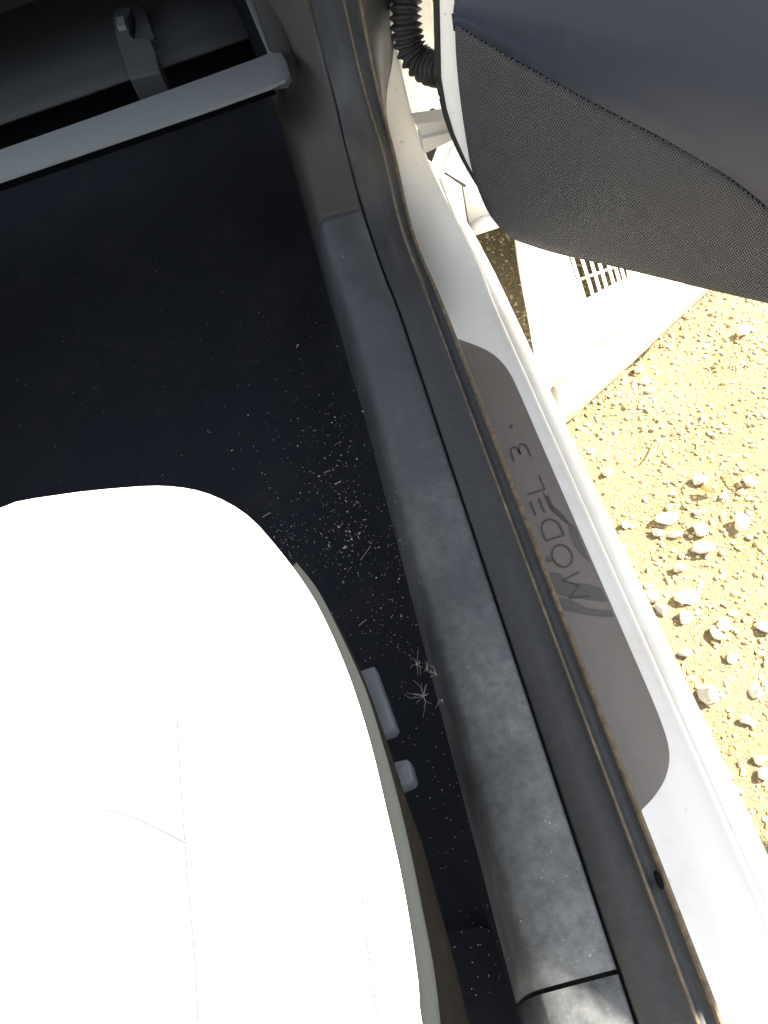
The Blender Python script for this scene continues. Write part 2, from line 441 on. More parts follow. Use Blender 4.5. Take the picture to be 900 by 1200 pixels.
# little clip hole / plug on the rim
p = atz((772, 1031), .44)
bm = bmesh.new(); bmesh.ops.create_uvsphere(bm, u_segments=12, v_segments=8, radius=1)
for v in bm.verts: v.co = V(v.co.x * .003, v.co.y * .0075, v.co.z * .002)
part(frombm('seal_plug', bm, M_felt, None, True, p))
# painted door sill and pillar
sillspec = [(-.12, .0)]
rows = []
for i in range(NS):
    a, b, n_ = A_out[i], A_wht[i], nrm[i]
    lo = a - n_ * .044
    bb = b
    rows.append([a.lerp(b, -.05) - n_ * .044, lo.lerp(bb, .05), lo.lerp(bb, .35), lo.lerp(bb, .72), lo.lerp(bb, .88), lo.lerp(bb, .93) + n_ * .0006, lo.lerp(bb, .97) + n_ * .0014, bb + n_ * .001, bb - n_ * .003 + V(.002, 0, 0), bb - n_ * .04 + V(.003, 0, -.0)])
DS = sheet('door_sill', rows, M_paint, thick=.0015); part(DS)
# outer rocker skin
rk = []
for k in range(40):
    y = -.45 + k / 39 * 1.64
    e = max(0, (y - .9) / .16)
    dx = -.005 * e * e
    rk.append([V(.1605, y, .376), V(.1640, y, .378), V(.169, y, .3765), V(.1765 + dx * .6, y, .370), V(.1825 + dx, y, .364), V(.187 + dx, y, .352), V(.188 + dx, y, .32), V(.184, y, .22), V(.165, y, .15), V(.10, y, .13)])
RP = sheet('rocker_panel', rk, M_paint, thick=.0015); part(RP)
# sill plate with lettering
pl = [atz(p, .3895) for p in [(530, 390)]]
def rc(cx, cy, rx, ry, a0, a1, n=8): return [V(cx + rx * math.cos(R(a0 + (a1 - a0) * i / n)), cy + ry * math.sin(R(a0 + (a1 - a0) * i / n)), .3892) for i in range(n + 1)]
poly = [V(.080, .135, .3892)] + crom([V(.094, .146, .3892), V(.110, .155, .3892), V(.126, .169, .3892), V(.137, .190, .3892), V(.1408, .225, .3892), V(.1412, .30, .3892)], 26) + crom([V(.1412, .60, .3892), V(.1412, .665, .3892), V(.1398, .705, .3892), V(.134, .733, .3892), V(.124, .755, .3892), V(.110, .774, .3892), V(.096, .790, .3892), V(.082, .806, .3892)], 30)
SP = frombm('sill_plate', prism(poly, (0, 0, 1), .0016, .0005), M_plate); part(SP)
# lettering: MODEL 3, reading up the picture (towards the front), letter tops to the cabin side
H = .021; XB = .1235; ZL = .3902
def letter(strokes, y0, wd):
    vs, fs = [], []
    t = .0009
    for st in strokes:
        pts = [V(XB - v * H, y0 + u * wd, ZL) for u, v in st]
        b = len(vs)
        for i, p in enumerate(pts):
            d = (pts[min(i + 1, len(pts) - 1)] - pts[max(i - 1, 0)]).normalized(); n_ = V(-d.y, d.x, 0) * t
            vs += [p + n_, p - n_]
        fs += [(b + 2 * i, b + 2 * i + 1, b + 2 * i + 3, b + 2 * i + 2) for i in range(len(pts) - 1)]
    o = mesh('letter', vs, fs, M_letter, None, False); m = o.modifiers.new('t', 'SOLIDIFY'); m.thickness = .0005; m.offset = 1
    return part(o, SP)
ell = [(.5 + .5 * math.cos(R(a)), .5 + .5 * math.sin(R(a))) for a in range(0, 361, 15)]
dsh = [(0, 0), (0, 1), (.45, 1)] + [(.45 + .55 * math.sin(R(a)), .5 + .5 * math.cos(R(a))) for a in range(15, 180, 15)] + [(.45, 0), (0, 0)]
three = [(.05, 1), (.5, 1)] + [(.55 + .38 * math.sin(R(a)), .76 + .24 * math.cos(R(a))) for a in range(10, 180, 20)] + [(.35, .52)]
three2 = [(.35, .52)] + [(.55 + .42 * math.sin(R(a)), .26 + .26 * math.cos(R(a))) for a in range(0, 180, 20)] + [(.05, 0)]
yy = atz((688, 705), .39).y
LET = [([[(0, 0), (.12, 1), (.5, .25), (.88, 1), (1, 0)]], .030), ([ell], .029), ([dsh], .026), ([[(0, 0), (1, 0)], [(0, .5), (1, .5)], [(0, 1), (1, 1)]], .021), ([[(0, 1), (0, 0), (1, 0)]], .021), None, ([three, three2], .024)]
ypos = [atz((683, 697), .39).y, .415, .455, .493, .522, 0, atz((618, 545), .39).y]
ypos = [.362, .403, .442, .478, .509, 0, .560]
for L_, y0 in zip(LET, ypos):
    if L_: letter(L_[0], y0, L_[1])
# scuffs and wet smears on the plate (thin films with their own outline)
def smear(name, pts, mat, dz=.0003, lab=None):
    poly = crom([atz(p, .3892) for p in pts] + [atz(pts[0], .3892)], len(pts) * 4 + 1)[:-1]
    poly = [V(min(.1385, max(.082, q.x)), q.y, .3896 + dz) for q in poly]
    o = frombm(name, prism(poly, (0, 0, 1), .0004), mat, None, False); part(o, SP)
    if lab: o['label'] = lab
    return o
smear('scuff_mark', [(638, 672), (655, 672), (668, 682), (690, 685), (710, 692), (720, 704), (700, 704), (672, 700), (650, 693)], M_scuff, .0002, 'dark smear across the sill plate below the lettering')
smear('scuff_mark', [(648, 700), (668, 703), (690, 713), (715, 716), (723, 722), (700, 722), (672, 717), (655, 712)], M_scuff, .0002, 'second dark smear, lower and thinner')
smear('scuff_mark', [(665, 612), (675, 618), (688, 640), (694, 658), (684, 652), (672, 636)], M_scuff, .0001)
smear('scuff_mark', [(636, 576), (646, 590), (662, 606), (668, 616), (655, 606), (643, 594)], M_letter, .0003)
smear('scuff_mark', [(641, 650), (648, 657), (640, 658)], M_scuff, .0001)
smear('scuff_mark', [(598, 497), (601, 499), (600, 502), (597, 500)], M_letter, .0001)

# --- floor carpet
fl = []
for j in range(46):
    y = -.5 + j * .055; row = []
    for i in range(40):
        x = -1.0 + i * .0245
        z = .225 + .012 * math.exp(-((x + .2) / .12) ** 2) + .006 * noise.noise(V(x * 9, y * 9, 1))
        if y > 1.15: z += min(.22, (y - 1.15) ** 1.2 * .55)
        if x > -.1: z += (x + .1) * 1.4
        if x < -.8: z += (-.8 - x) * 1.6
        row.append(V(x, y, z))
    fl.append(row)
FC = sheet('floor_carpet', fl, M_carpet, thick=.006); part(FC)
fp = [atz(p, .262) for p in [(505, 1094), (560, 1085), (600, 1090), (650, 1210), (560, 1230)]]
part(frombm('carpet_flap', prism(fp, (0, 0, 1), .006, .002), M_carpet))
# centre console side and firewall closing the footwell
part(frombm('centre_console', box((-1.06, .5, .40), (.16, 2.0, .42), None, .03, 3), M_dark))
part(frombm('firewall', box((-.45, 2.12, .75), (1.2, .06, 1.0), None, .02), M_dark))

# --- glove box, open
GB = empty('glove_box', (-.25, 1.25, .55)); part(GB)
def gpart(o): o.parent = GB; o.matrix_parent_inverse = Matrix.Translation((-.25, -.3 + .3, 0)) ; return o
def keep(o, parent):
    bpy.context.view_layer.update()
    o.parent = parent; o.matrix_parent_inverse = parent.matrix_world.inverted(); return o
zl = .60
LE = [atz(p, zl) for p in [(-420, 358), (-200, 281), (0, 212), (120, 171), (240, 130), (315, 103), (334, 94), (339, 86), (336, 74), (317, 36), (295, -8), (275, -48)]]
LI = [atz(p, zl) for p in [(-430, 326), (-210, 249), (0, 176), (120, 134), (240, 91), (300, 69), (313, 64), (315, 62), (311, 52), (298, 22), (283, -15), (263, -55)]]
lip = []
for ii, (a, b) in enumerate(zip(LE, LI)):
    m = (a + b) / 2; dd, dz = (.24, -.075) if ii < 5 else ((.10, -.03) if ii == 5 else (.006, -.012))
    d = (a - b).normalized()
    lip.append([a + V(0, 0, dz) - d * dd, a + V(0, 0, -.012) - d * min(.02, dd * .5), a + V(0, 0, -.003) - d * .0004, a - d * .002, a - d * .004 + V(0, 0, .0004), m + V(0, 0, .0008), b + d * .003 + V(0, 0, .0004), b + d * .001, b + V(0, 0, -.003), b + V(0, 0, -.05) - d * .002])
GL = sheet('lid', lip, M_dash, thick=.001); smooth_by(GL, 25); keep(GL, GB)
felt = []
for a, b in zip(LE, LI):
    d = (b - a).normalized(); q = b + V(0, 0, -.03)
    felt.append([b + V(0, 0, -.012) - d * .003, b + d * .004 + V(0, 0, -.014), b + d * .060 + V(0, 0, -.058), b + d * .062 + V(0, 0, -.09)])
GF = sheet('lining_strip', felt, M_felt, thick=.002); keep(GF, GB)
# tray floor rising to the back
tr = [atz(p, .535) for p in [(-420, 292), (312, 36), (262, -90), (-500, 180)]]
tray = []
for j in range(12):
    t = j / 11
    tray.append([tr[0].lerp(tr[1], s_ / 9).lerp(tr[3].lerp(tr[2], s_ / 9), t) + V(0, 0, .015 * t * t) for s_ in range(10)])
GT = sheet('tray', tray, M_bin, thick=.004); keep(GT, GB)
# upright latch arm with a hook-shaped slot
def pz(p, z=.565): return atz(p, z)
armp = [(152, 93), (187, 84), (181, 58), (176, 48), (170, 44), (157, 45), (152, 40), (149, 22), (153, 8), (142, 9), (133, 14), (132, 24), (136, 42), (143, 64)]
GA = frombm('latch_arm', prism([pz(p) for p in armp], (0, 0, 1), .05, .002), M_arm, None, False); keep(GA, GB)
armp2 = [(157, 45), (170, 44), (176, 48), (181, 44), (170, 12), (160, 5), (153, 8), (158, 20), (159, 36)]
GA2 = frombm('latch_hook', prism([pz(p, .555) for p in armp2], (0, 0, 1), .04, .002), M_bin, None, False); keep(GA2, GB)
GA3 = frombm('latch_block', prism([pz(p, .574) for p in [(135, 20), (145, 18), (147, 30), (137, 32)]], (0, 0, 1), .008, .001), M_dash, None, False); keep(GA3, GB)
# dashboard above, out of the top of the picture
dr = []
for k in range(14):
    a = k / 13; yv = 1.72 + .16 * math.sin(a * 1.6) ; 
    dr.append([V(x, yv + .25 * a * a, .70 + .22 * math.sin(a * math.pi / 2)) for x in (-1.3, -.7, -.3, -.06)])
DB = sheet('dashboard', dr, M_dark, thick=.02); part(DB)
part(frombm('dashboard_body', box((-.66, 1.98, .86), (1.36, .40, .34), None, .05, 3), M_dark))
part(frombm('kick_panel_sun_block', box((-.02, 1.75, .66), (.05, .9, 1.02), None, .02, 2), M_dark))  # made tall to keep stray sun off the glove box and carpet
rf_ = [[V(x, y, 1.40 + .03 * (1 - ((x + .7) / .7) ** 2) - .05 * max(0, y) ** 2) for x in (-1.4, -1.0, -.6, -.3, -.1, -.03)] for y in (-1.6, -.8, 0, .5, .9)]
part(sheet('roof', rf_, M_roof, thick=.03))

# --- passenger seat
SEAT = empty('seat', (-.33, .2, .3)); part(SEAT)
rim_px = [(-230, 650), (-120, 625), (0, 597), (70, 580), (150, 571), (200, 570), (245, 579), (290, 604), (330, 648), (362, 692), (385, 735), (411, 797), (434, 870), (452, 945), (468, 1015), (480, 1080), (490, 1150), (497, 1215)]
rim = [atz(p, .585) for p in rim_px]
rim = [V(-.625, -.20, .585), V(-.635, .0, .585), V(-.635, .2, .585), V(-.62, .35, .585), V(-.585, .45, .585), V(-.52, .515, .585)] + rim[2:] + [V(rim[-1].x, -.10, .585), V(rim[-1].x - .002, -.20, .585)]
rim = crom(rim, 70)
cx = -.367
def inner(p, s): return V(cx + (p.x - cx) * s, -.22 + (p.y + .22) * (1 - (1 - s) * .55), p.z)
rows = []
prof = [(.78, -.10), (.865, -.06), (.935, -.026), (.982, -.007), (1.0, 0), (.985, .008), (.965, .013), (.92, .022), (.84, .026), (.74, .023), (.62, .017), (.45, .012), (.25, .011), (.0, .011)]
for s_, h in prof:
    rows.append([inner(p, s_) + V(0, 0, h) for p in rim])
# outside rows start under the rim
CU = sheet('seat_cushion', rows[::-1], M_leather); keep(CU, SEAT)
def onseat(p, lift=.0015):
    w_ = atz(p, .60); best = None
    return w_ + V(0, 0, 0)
def seam(pts):
    bpy.context.view_layer.update(); dg = bpy.context.evaluated_depsgraph_get(); path = []
    for p in crom([V(a, b, 0) for a, b in pts], 30):
        d = ray(p).normalized(); ok, loc, nn, *_ = S.ray_cast(dg, CAM, d)
        if ok: path.append(loc + nn * .0001)
    o = frombm('seam', tube(path, .0008, 6), M_stitch); keep(o, SEAT); return o
seam([(30, 960), (62, 953), (110, 948), (150, 955), (180, 968), (220, 988)])
seam([(208, 820), (212, 900), (219, 1000), (226, 1080), (231, 1140), (234, 1205)])
seam([(425, 1050), (432, 1110), (438, 1150), (444, 1205)])
# grey piping / base band and the dark side shield below it
def band(pxa, za, pxb, zb, name, mat, extra=(), n=40):
    a = crom([atz(p, za) for p in pxa], n); b = crom([atz(p, zb) for p in pxb], n); rr = []
    for p, q in zip(a, b):
        m = (p + q) / 2 + V(.004, .001, .006)
        rr.append([p + V(-.02, -.01, .004), p, m, q, q + V(-.006, 0, -.02), q + V(-.03, 0, -.06)])
    o = sheet(name, rr, mat, thick=.003); keep(o, SEAT); return o
white_e = [(340, 668), (362, 696), (384, 738), (412, 802), (435, 875), (453, 950), (469, 1020), (481, 1085), (491, 1150), (498, 1220)]
grey_e = [(346, 668), (371, 700), (396, 748), (424, 808), (446, 878), (463, 940), (478, 1005), (490, 1065), (504, 1140), (513, 1220)]
dark_e = [(350, 690), (377, 722), (402, 765), (428, 826), (450, 885), (470, 935), (489, 985), (507, 1050), (528, 1130), (549, 1220)]
band(white_e, .567, grey_e, .553, 'seat_base_trim', M_pip)
band(grey_e, .545, dark_e, .49, 'side_shield', M_side)
# power seat switches
def switch(px, z, h):
    poly = [atz(p, z) for p in px]
    o = frombm('seat_switch', prism(poly, (0, 0, 1), h, .003), M_grey); keep(o, SEAT); smooth_by(o, 40)
    return o
switch([(414, 788), (438, 780), (463, 850), (460, 855), (448, 860), (436, 852)], .425, .022)
switch([(446, 896), (476, 889), (480, 892), (485, 912), (482, 917), (462, 925), (452, 915)], .415, .022)

bk = frombm('backrest', box((-.36, -.30, .85), (.50, .14, .75), Matrix.Rotation(R(-18), 4, 'X'), .05, 4), M_leather); keep(bk, SEAT)

# --- hinge pillar, fender edge, hinge and cable boot
hp = []
for k in range(12):
    z = .21 + .07 * k
    hp.append([V(.138, 1.19, z + .12), V(.150, 1.20, z + .09), V(.172, 1.225, z + .05), V(.195, 1.255, z + .02), V(.214, 1.285, z - .005), V(.217, 1.30, z - .008)])
HP = sheet('hinge_pillar', hp, M_paintd, thick=.002); part(HP)
fe = []
for k in range(12):
    z = .195 + .07 * k
    fe.append([V(.2185, 1.292, z), V(.245, 1.298, z + .004), V(.28, 1.293, z - .002), V(.33, 1.285, z - .008), V(.40, 1.31, z - .012), V(.42, 1.40, z - .012)])
FE = sheet('fender', fe, M_paintd, thick=.002); part(FE)
fw = []
for k in range(15):
    z = .50 + .05 * k
    fw.append([V(.315, 1.068, z), V(.325, 1.11, z - .003), V(.352, 1.20, z - .003), V(.385, 1.30, z - .003), V(.42, 1.6, z - .003), V(.43, 2.2, z - .003)])
part(sheet('fender_sun_block', fw, M_paint, thick=.002))  # unseen sheet, shaped to stop sun leaking past the door's front edge
fl_ = [[V(x, 1.29 + (.01 if x < .3 else 0), .196), V(x, 1.275, .194), V(x, 1.262, .188)] for x in (.219, .26, .30, .34, .38)]
part(sheet('fender_flange', fl_, M_paintd, thick=.002))
gus = [aty(p, 1.205) for p in [(517, 199), (530, 172), (541, 168), (544, 190), (546, 216)]]
part(frombm('hinge_cover', prism(gus, (0, -1, 0), .006, .001), M_paintd, None, False))
part(frombm('slot_shade', prism([aty(p, 1.196) for p in [(519, 203), (523, 203), (546, 217), (545, 220)]], (0, -1, 0), .003), M_dark, None, False))  # dark sliver laid on for the shade inside the slot
part(frombm('recess_shade', prism([aty(p, 1.19) for p in [(489, 168), (516, 164), (506, 190), (498, 184)]], (0, -1, 0), .004), M_dark, None, False))  # dark plate in place of an open, shaded hollow below the hinge
HG = empty('door_hinge', (.17, 1.1, .45)); part(HG)
def hb(px, y, d, nm='hinge_leaf', mat=None):
    poly = [aty(p, y) for p in px]
    o = frombm(nm, prism(poly, (0, -1, 0), -d, .0015), mat or M_metal, None, False); keep(o, HG); return o
hb([(481, 132), (524, 126), (533, 139), (489, 148)], 1.12, .035)
hb([(489, 151), (534, 141), (538, 146), (492, 168)], 1.105, .03)
bm = tube([aty((511, 155), 1.10), aty((511, 155), 1.09), aty((511, 155), 1.085)], [.0085, .0085, .006], 12); keep(frombm('bolt', bm, M_metal), HG)
bm = tube([aty((507, 132), 1.15), aty((507, 131), 1.145)], [.006, .005], 12); keep(frombm('bolt', bm, M_rubber), HG)
hb([(528, 145), (540, 148), (552, 168), (540, 170)], 1.07, .02, 'hinge_knuckle')
bp = crom([aty((486, -70), 1.16), aty((478, -25), 1.14), aty((475, 22), 1.12), aty((482, 58), 1.11), aty((500, 78), 1.09), aty((532, 84), 1.05), aty((560, 84), 1.04)], 400)
acc = [0]
for i in range(1, 400): acc.append(acc[-1] + (bp[i] - bp[i - 1]).length)
bp = [bp[min(range(400), key=lambda i: abs(acc[i] - acc[-1] * k / 149))] for k in range(150)]
rad = [.0195 + .0032 * math.cos(i * 2 * math.pi / 6.0) for i in range(150)]
part(frombm('cable_boot', tube(bp, rad, 18), M_rubber))

# --- the open front door (u along the door, z up, o towards the cabin)
DU = V(.643, -.766, 0).normalized(); DN = V(-DU.y, DU.x, 0) * -1      # DN points to the cabin side
if DN.dot(V(-1, -1, 0)) < 0: DN = -DN
P0 = V(.22, .94, 0)
DOOR = empty('front_door', (.18, 1.0, .4)); part(DOOR)
def D(u, z, o=0): return P0 + DU * u + V(0, 0, z) + DN * o
def onplane(p, o=0):
    d = ray(p); t = ((P0 + DN * o - CAM).dot(DN)) / d.dot(DN); q = CAM + d * t - P0
    return q.dot(DU), q.z
# outer shell of the door with a bottom that tucks under
sh = []
for k in range(22):
    u = -.075 + k / 21 * 1.12
    b = .405 if u > 0 else .405 + .12 * (-u / .075) ** 1.5
    sh.append([D(u, b + .012, -.004), D(u, b + .004, -.02), D(u, .43, -.06), D(u, .43, -.11), D(u, .5, -.135), D(u, .7, -.15), D(u, .80, -.14), D(u, 1.0, -.11), D(u, 1.02, -.06), D(u, 1.01, -.02), D(u, .85, -.008)])
DK = sheet('door_skin', sh, M_paint, thick=.003); keep(DK, DOOR)
# inner steel frame (white strip seen at the hinge end)
le = [onplane(p) for p in [(511, -90), (513, -40), (514, 0), (515, 45), (516, 90), (522, 125), (531, 155), (545, 187), (562, 217), (580, 245), (600, 268)]]
le = [(-.052, .86)] + [(u, z) for u, z in le]
fr = [[D(u + .004, z, -.13), D(u + .002, z, -.06), D(u, z, -.02), D(u + .001, z, -.004), D(u + .004, z, 0), D(u + .012, z, .001), D(u + .06, z + .015, .001), D(u + .14, z + .02, -.002)] for u, z in le]
DF = sheet('door_frame', fr, M_paint, thick=.002); keep(DF, DOOR)
sealp = crom([D(u - .005, z - .001, -.006) for u, z in le], 60)
n_s = len(sealp); 
o = frombm('edge_seal', tube(sealp, [.0065 - .003 * max(0, (i / n_s - .5)) for i in range(n_s)], 8), M_rubber); keep(o, DOOR)
# speaker grille: outline in the door plane
low_px = [(540, 27), (541, 60), (545, 105), (551, 150), (558, 190), (568, 222), (582, 250), (602, 271), (630, 283), (665, 293), (720, 305), (800, 324), (900, 347), (1010, 372), (1100, 392)]
top_px = [(541, 24), (548, 28), (560, 36), (580, 48), (605, 63), (640, 82), (675, 101), (710, 120), (745, 138), (780, 156), (815, 174), (850, 196), (880, 218), (915, 250), (990, 340)]
low = [onplane(p, .004) for p in low_px]; topl = [onplane(p, .004) for p in top_px]
low = crom([V(*a, 0) for a in low], 60); topl = crom([V(*a, 0) for a in topl], 60)
gr = []
for a, b in zip(low, topl):
    row = []
    for j in range(15):
        t = j / 14; q = a.lerp(b, t)
        edge = min(1, t * 6) ** .5 if t < 1 / 6 else 1
        row.append(V(q.x, -(.004 + .0), q.y) )
    gr.append(row)
GG = sheet('speaker_grille', gr, M_grille, thick=.0)
# the grille's own axes: x along the door, z up, -y towards the cabin
GG.matrix_world = Matrix.Translation(P0) @ Matrix((DU, -DN, V(0, 0, 1))).transposed().to_4x4()
for v in GG.data.vertices:
    pass
m_ = GG.modifiers.new('t', 'SOLIDIFY'); m_.thickness = .012; m_.offset = -1 if True else 1
bpy.context.view_layer.update()
GG.parent = DOOR; GG.matrix_parent_inverse = DOOR.matrix_world.inverted()
# upper panel: fillet over the grille, then a broad face leaning to the cabin
def pan(p, o): u, z = onplane(p, o); return D(u, z, o)
Lb = [(536, 22), (548, 26), (580, 45), (640, 79), (710, 117), (780, 153), (850, 193), (880, 214), (915, 246), (990, 336), (1060, 420)]
Lm = [(535, 16), (552, 18), (590, 35), (655, 62), (730, 88), (800, 112), (870, 150), (905, 172), (940, 190), (1010, 230), (1080, 270)]
Lt = [(535, 2), (562, 2), (605, 8), (670, 22), (745, 40), (815, 58), (885, 85), (920, 98), (955, 105), (1025, 130), (1095, 150)]
Lu = [(533, -60), (565, -70), (612, -70), (680, -70), (760, -70), (830, -70), (900, -70), (940, -70), (980, -70), (1050, -70), (1120, -70)]
oL = [.004, .005, .008, .012, .016, .022, .03, .034, .038, .04, .04]
n = len(Lb)
r0 = crom([pan(p, .002) for p in Lb], 50); r1 = crom([pan(p, .006 + .2 * o_) for p, o_ in zip(Lb, oL)], 50)
r2 = crom([pan(p, .008 + 1.0 * o_) for p, o_ in zip(Lm, oL)], 50)
r3 = crom([pan(p, .008 + 1.35 * o_) for p, o_ in zip(Lt, oL)], 50)
r4 = crom([pan(p, .006 + 1.0 * o_) for p, o_ in zip(Lu, oL)], 50)
r5 = [q + V(0, 0, .08) + DN * -.03 for q in r4]
rr = []
for a, b, c_, d_, e_, f_ in zip(r0, r1, r2, r3, r4, r5):
    q1 = b.lerp(c_, .5) + DN * .003
    rr.append([a - DN * .012 + V(0, 0, .004), a + DN * .008 + V(0, 0, .002), b + DN * .006, q1, c_, c_.lerp(d_, .5) + DN * .003, d_, d_.lerp(e_, .5), e_, f_])
IP = sheet('inner_panel', rr, M_panel, thick=.004, off=-1); keep(IP, DOOR)
ga = crom([pan(p, -.001) for p in Lb], 50)
gb = sheet('gap_shade_strip', [[q + V(0, 0, -.0085) + DN * .0085, q + V(0, 0, .010) + DN * .0075] for q in ga], M_dark, thick=.002); keep(gb, DOOR)  # dark strip that draws the shadow line along the panel joint
bkp = sheet('panel_backing', [[D(u, .43, -.012), D(u, .6, -.012), D(u, .86, -.012)] for u in (0, .3, .6, 1.04)], M_dark, thick=.004); keep(bkp, DOOR)

# ------------------------------------------------------------------ low white plastic chair outside
CH = empty('plastic_chair', (.4, 1.05, 0))
tag(CH, 'low white plastic chair with a slatted opening, on the gravel beyond the open door', 'chair')
def ck(o): o.parent = CH; o.matrix_parent_inverse = Matrix.Translation((-.4, -1.05, 0)); return o
ZS = .20
def q(p, z=ZS): return atz(p, z)
corner = q((657, 490), .055); 
left = [q((606, 240), ZS), q((610, 285), ZS), q((620, 335), ZS), q((628, 385), ZS), q((633, 420), ZS - .004), q((638, 455), ZS - .03), q((645, 476), ZS - .08), corner]
# seat shell, a ring of surface round the opening
holeL = [q((628, 160)), q((645, 230)), q((662, 290)), q((676, 338)), q((690, 384)), q((696, 398))]
# front apron: crease line and lower edge
crease = [q((645, 452), ZS - .02), q((668, 428), ZS - .006), q((690, 408), ZS), q((720, 388), ZS), q((760, 362), ZS), q((800, 334), ZS), q((850, 298), ZS), q((900, 262), ZS)]
lowe = [q((657, 490), .055), q((676, 475), .055), q((700, 452), .055), q((730, 425), .055), q((770, 387), .055), q((815, 345), .055), q((870, 294), .055), q((930, 240), .055)]
ap = []
for a, b in zip(crease, lowe):
    m = a.lerp(b, .45) + V(.004, -.008, .035); ap.append([a, a.lerp(b, .12) + V(0, 0, .012), m, b, b + V(.002, .004, -.03)])
ck(sheet('front_apron', ap, M_chair, thick=.004))
def smoothline(pts, n): return crom(pts, n)
SL = smoothline([q((598, 180)), q((603, 240)), q((610, 285)), q((620, 335)), q((630, 390), ZS - .004), q((645, 452), ZS - .02)], 24)
HL = smoothline([q((622, 180)), q((640, 240)), q((660, 290)), q((674, 332)), q((692, 385)), q((704, 397))], 24)
left_strip = []
for a, b in zip(SL, HL):
    left_strip.append([a + V(.004, 0, -.17), a + V(-.004, 0, -.08), a + V(-.002, 0, -.012), a + V(.004, 0, 0), a.lerp(b, .3), a.lerp(b, .9), b, b + V(.001, 0, -.008)])
ck(sheet('seat_side', left_strip, M_chair, thick=.004))
# surface right of the opening, bounded by the arc
AR = smoothline([q((704, 397)), q((716, 385)), q((726, 368)), q((733, 345)), q((735, 322)), q((731, 300)), q((722, 270)), q((712, 230)), q((700, 180))], 30)
CR = smoothline([q((690, 408)), q((720, 388)), q((760, 362)), q((800, 334)), q((850, 298)), q((900, 262)), q((950, 225)), q((960, 170)), q((940, 100))], 30)
ck(sheet('seat_front', [[a + V(0, 0, -.010), a, a.lerp(b, .06) + V(0, 0, .002), a.lerp(b, .5) + V(0, 0, .003), b] for a, b in zip(AR, CR)], M_chair, thick=.004))
bk1 = smoothline([q((610, 150)), q((622, 180)), q((648, 262))], 6); bk2 = smoothline([q((705, 150)), q((700, 180)), q((720, 256))], 6)
ck(sheet('slot_sun_block', [[a.lerp(b, t) + V(0, 0, -.001) for t in (0, .5, 1)] for a, b in zip(bk1, bk2)], M_chair, thick=.004))  # unseen cover added so no sun passes between the hidden slat ends
ck(frombm('corner_fold', prism([q((637, 425), ZS - .012), q((652, 447), ZS - .024), q((664, 488), .056), q((655, 489), .052), q((646, 470), .07)], (-.6, -.8, .2), .004), M_chair, None, False))
ck(frombm('rear_sun_block', prism([V(.305, 1.40, ZS - .003), V(.86, 1.25, ZS - .003), V(.86, 1.85, ZS - .003), V(.31, 1.85, ZS - .003)], (0, 0, 1), .004), M_chair))  # unseen panel added to keep sun off the ground beside the chair
tri = [q((645, 452), ZS - .02), q((668, 428), ZS - .006), q((690, 408)), q((704, 397)), q((692, 385)), q((680, 352)), q((640, 430))]
ck(frombm('seat_corner', prism([t + V(0, 0, -.0006) for t in tri], (0, 0, 1), .004), M_chair))
# slats over the opening, each one a bar
for k in range(7):
    tp = (648 + 11.2 * k - 16, 296 - 60 + 3.0 * k); t0 = V(664.5 + 9.0 * k, 284 + 3.2 * k, 0); 
    e_ = [(700, 397), (709, 391), (716, 383), (722, 374), (728, 362), (732, 350), (734.5, 336)][k]
    s0 = (e_[0] - 46.0 + 2.5 * k * .35, e_[1] - 150)
    a, b = q(s0, ZS - .001), q(e_, ZS - .001)
    d = (b - a).normalized(); sd = V(-d.y, d.x, 0)
    bm = prism([a + sd * .0022, b + sd * .0022, b - sd * .0022, a - sd * .0022], (0, 0, 1), .007, .001)
    ck(frombm('slat', bm, M_chair, None, False))
a, b = q((668, 332), ZS - .012), q((740, 306), ZS - .012)
ck(frombm('cross_bar', tube([a, a.lerp(b, .5), b], .0028, 8), M_chair))
# sheet under the lower part of the slats
us = [q(p, ZS - .014) for p in [(681, 353), (735, 324), (742, 345), (735, 372), (705, 402), (692, 394)]]
ck(frombm('seat_pan', prism(us, (0, 0, 1), .004), M_chair, None, False))
SK = [V(.86, 1.26, ZS - .004), V(.86, 1.85, ZS - .004), V(.31, 1.85, ZS - .004), V(.31, 1.42, ZS - .004)]
ck(sheet('added_skirt', [[p, p + V(.004, 0, -.09), p + V(.012, 0, -.175)] for p in SK], M_chair, thick=.004))  # unseen walls added to keep the ground under the chair in shade
for px in [(655, 380), (630, 220), (745, 330), (760, 200)]:
    t_ = q(px, ZS - .02); bt = V(t_.x + .004, t_.y + .004, .0)
    ck(frombm('leg', tube([t_, t_.lerp(bt, .5), bt], [.016, .013, .011], 10), M_chair))

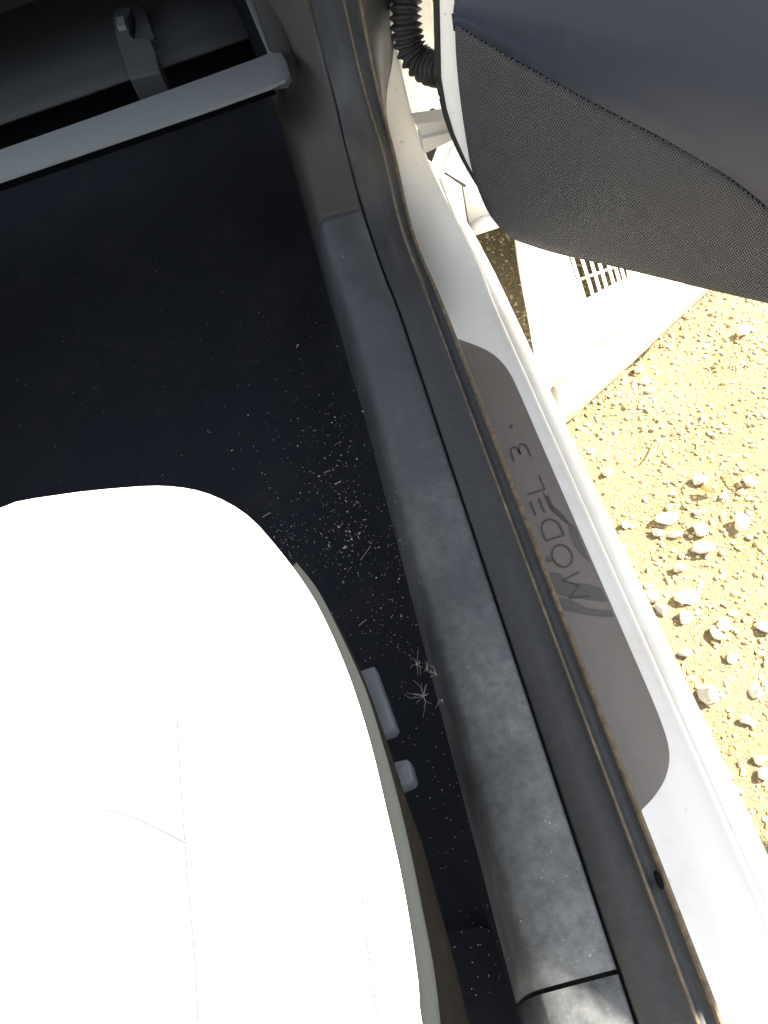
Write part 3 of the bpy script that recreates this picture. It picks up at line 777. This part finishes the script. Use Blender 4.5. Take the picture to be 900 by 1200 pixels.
# ------------------------------------------------------------------ bits on the carpet
def onfloor(p):
    d = ray(p); z = .235
    w_ = atz(p, z)
    return w_
rd = random.Random(3); vs, fs = [], []
bpy.context.view_layer.update(); DG = bpy.context.evaluated_depsgraph_get()
def drop(p):
    d = ray(p).normalized(); ok, loc, nn, fi, ob, _ = S.ray_cast(DG, CAM, d)
    if ok and ob.name.split('.')[0] in ('floor_carpet', 'carpet_flap', 'sill_trim'): return loc, nn, ob.name
    return None
def speck(px, py, size):
    r_ = drop((px, py))
    if not r_: return
    loc, nn, nm = r_
    if nm.startswith('sill') and rd.random() < .75: return
    a = rd.uniform(0, 6.3); l = size * rd.uniform(.6, 1.6) * .0015; wd = l * rd.uniform(.25, .8)
    if rd.random() < .12: l *= 2.2; wd *= .45
    d = V(math.cos(a), math.sin(a), rd.uniform(-.2, .2)); s_ = V(-d.y, d.x, rd.uniform(-.3, .3)); b = len(vs); c_ = loc + nn * .0006
    vs.extend([c_ + d * l, c_ + s_ * wd, c_ - d * l, c_ - s_ * wd, c_ + V(0, 0, wd * .6 + .0004)]); fs.extend([(b, b + 1, b + 4), (b + 1, b + 2, b + 4), (b + 2, b + 3, b + 4), (b + 3, b, b + 4)])
for _ in range(170):
    t = rd.random(); speck(rd.gauss(385 + 30 * t, 24), 490 + 175 * t + rd.gauss(0, 12), .55 + .5 * rd.random() ** 3)
for _ in range(45): speck(rd.gauss(404, 13), rd.gauss(632, 22), .5 + .9 * rd.random() ** 4)
for _ in range(230): speck(rd.gauss(375, 55), rd.gauss(570, 90), .38 + .4 * rd.random() ** 3)
for _ in range(90): speck(rd.gauss(335, 22), rd.gauss(630, 20), .3 + .3 * rd.random())
for _ in range(70): speck(rd.gauss(440, 28), rd.gauss(700, 55), .5)
for _ in range(80): speck(rd.gauss(465, 10) , rd.uniform(580, 760), .5)
for _ in range(160):
    t = rd.random(); speck(470 + 120 * t + rd.gauss(0, 26), 740 + 430 * t, .45)
for _ in range(110): speck(rd.uniform(20, 420), rd.uniform(300, 590), .40)
for p_, s_ in [((349, 405), 1.4), ((272, 528), 1.5), ((404, 642), 2.0), ((398, 565), 1.5), ((405, 640), 1.2), ((394, 567), 1.6), ((413, 646), 1.5), ((386, 636), 1.2), ((193, 453), 1.1), ((471, 722), 1.3), ((426, 482), 1.2)]: speck(*p_, s_)
o = mesh('carpet_crumbs', vs, fs, M_chaff, None, False)
tag(o, 'pale crumbs and chaff scattered over the black carpet', 'crumbs', None, 'stuff')
def straw(p, q_, lab, r=.00042):
    A_, B_ = drop(p), drop(q_)
    if not (A_ and B_): return
    a, b = A_[0] + V(0, 0, .002), B_[0] + V(0, 0, .003)
    o = frombm('straw', tube(crom([a, a.lerp(b, .5) + V(.001, 0, .001), b], 6), r, 6), M_straw)
    tag(o, lab, 'straw', 'bits of straw on the carpet')
straw((423, 657), (435, 641), 'longest pale straw on the carpet, just below the thick patch of crumbs')
straw((308, 607), (318, 602), 'short straw against the front corner of the white seat')
straw((380, 555), (388, 553), 'tiny straw stub above the thick patch of crumbs')
straw((421, 734), (430, 727), 'yellow straw stub above the long grey seat switch')
def tuft(c_, n, size, lab, sd):
    r_ = drop(c_)
    if not r_: return
    loc = r_[0] + V(0, 0, .004); rg = random.Random(sd); bm = None
    for k in range(n):
        a = rg.uniform(0, 6.3); l = size * rg.uniform(.5, 1.1)
        e_ = loc + V(math.cos(a) * l, math.sin(a) * l, rg.uniform(0, .008)); m = loc.lerp(e_, .5) + V(rg.uniform(-.2, .2) * l, rg.uniform(-.2, .2) * l, .003)
        t_ = tube(crom([loc, m, e_], 6), [.00032, .00026, .0002, .0002, .00016, .00012], 4)
        bm = t_ if bm is None else join(bm, t_)
    bmesh.ops.create_icosphere(bm, subdivisions=1, radius=.0014, matrix=Matrix.Translation(loc))
    tag(frombm('seed_tuft', bm, M_fluff), lab, 'seed fluff', 'wisps of seed fluff on the carpet')
tuft((497, 817), 15, .026, 'largest star-shaped wisp of seed fluff on the carpet by the sill', 1)
tuft((489, 780), 9, .017, 'wisp of seed fluff at the top of the little group by the sill', 2)
tuft((501, 785), 6, .012, 'small wisp of seed fluff in the middle of the group by the sill', 3)
tuft((512, 792), 7, .012, 'wisp of seed fluff closest to the sill trim', 4)
tuft((519, 822), 5, .013, 'loose wisp of seed fluff right of the star-shaped one', 5)
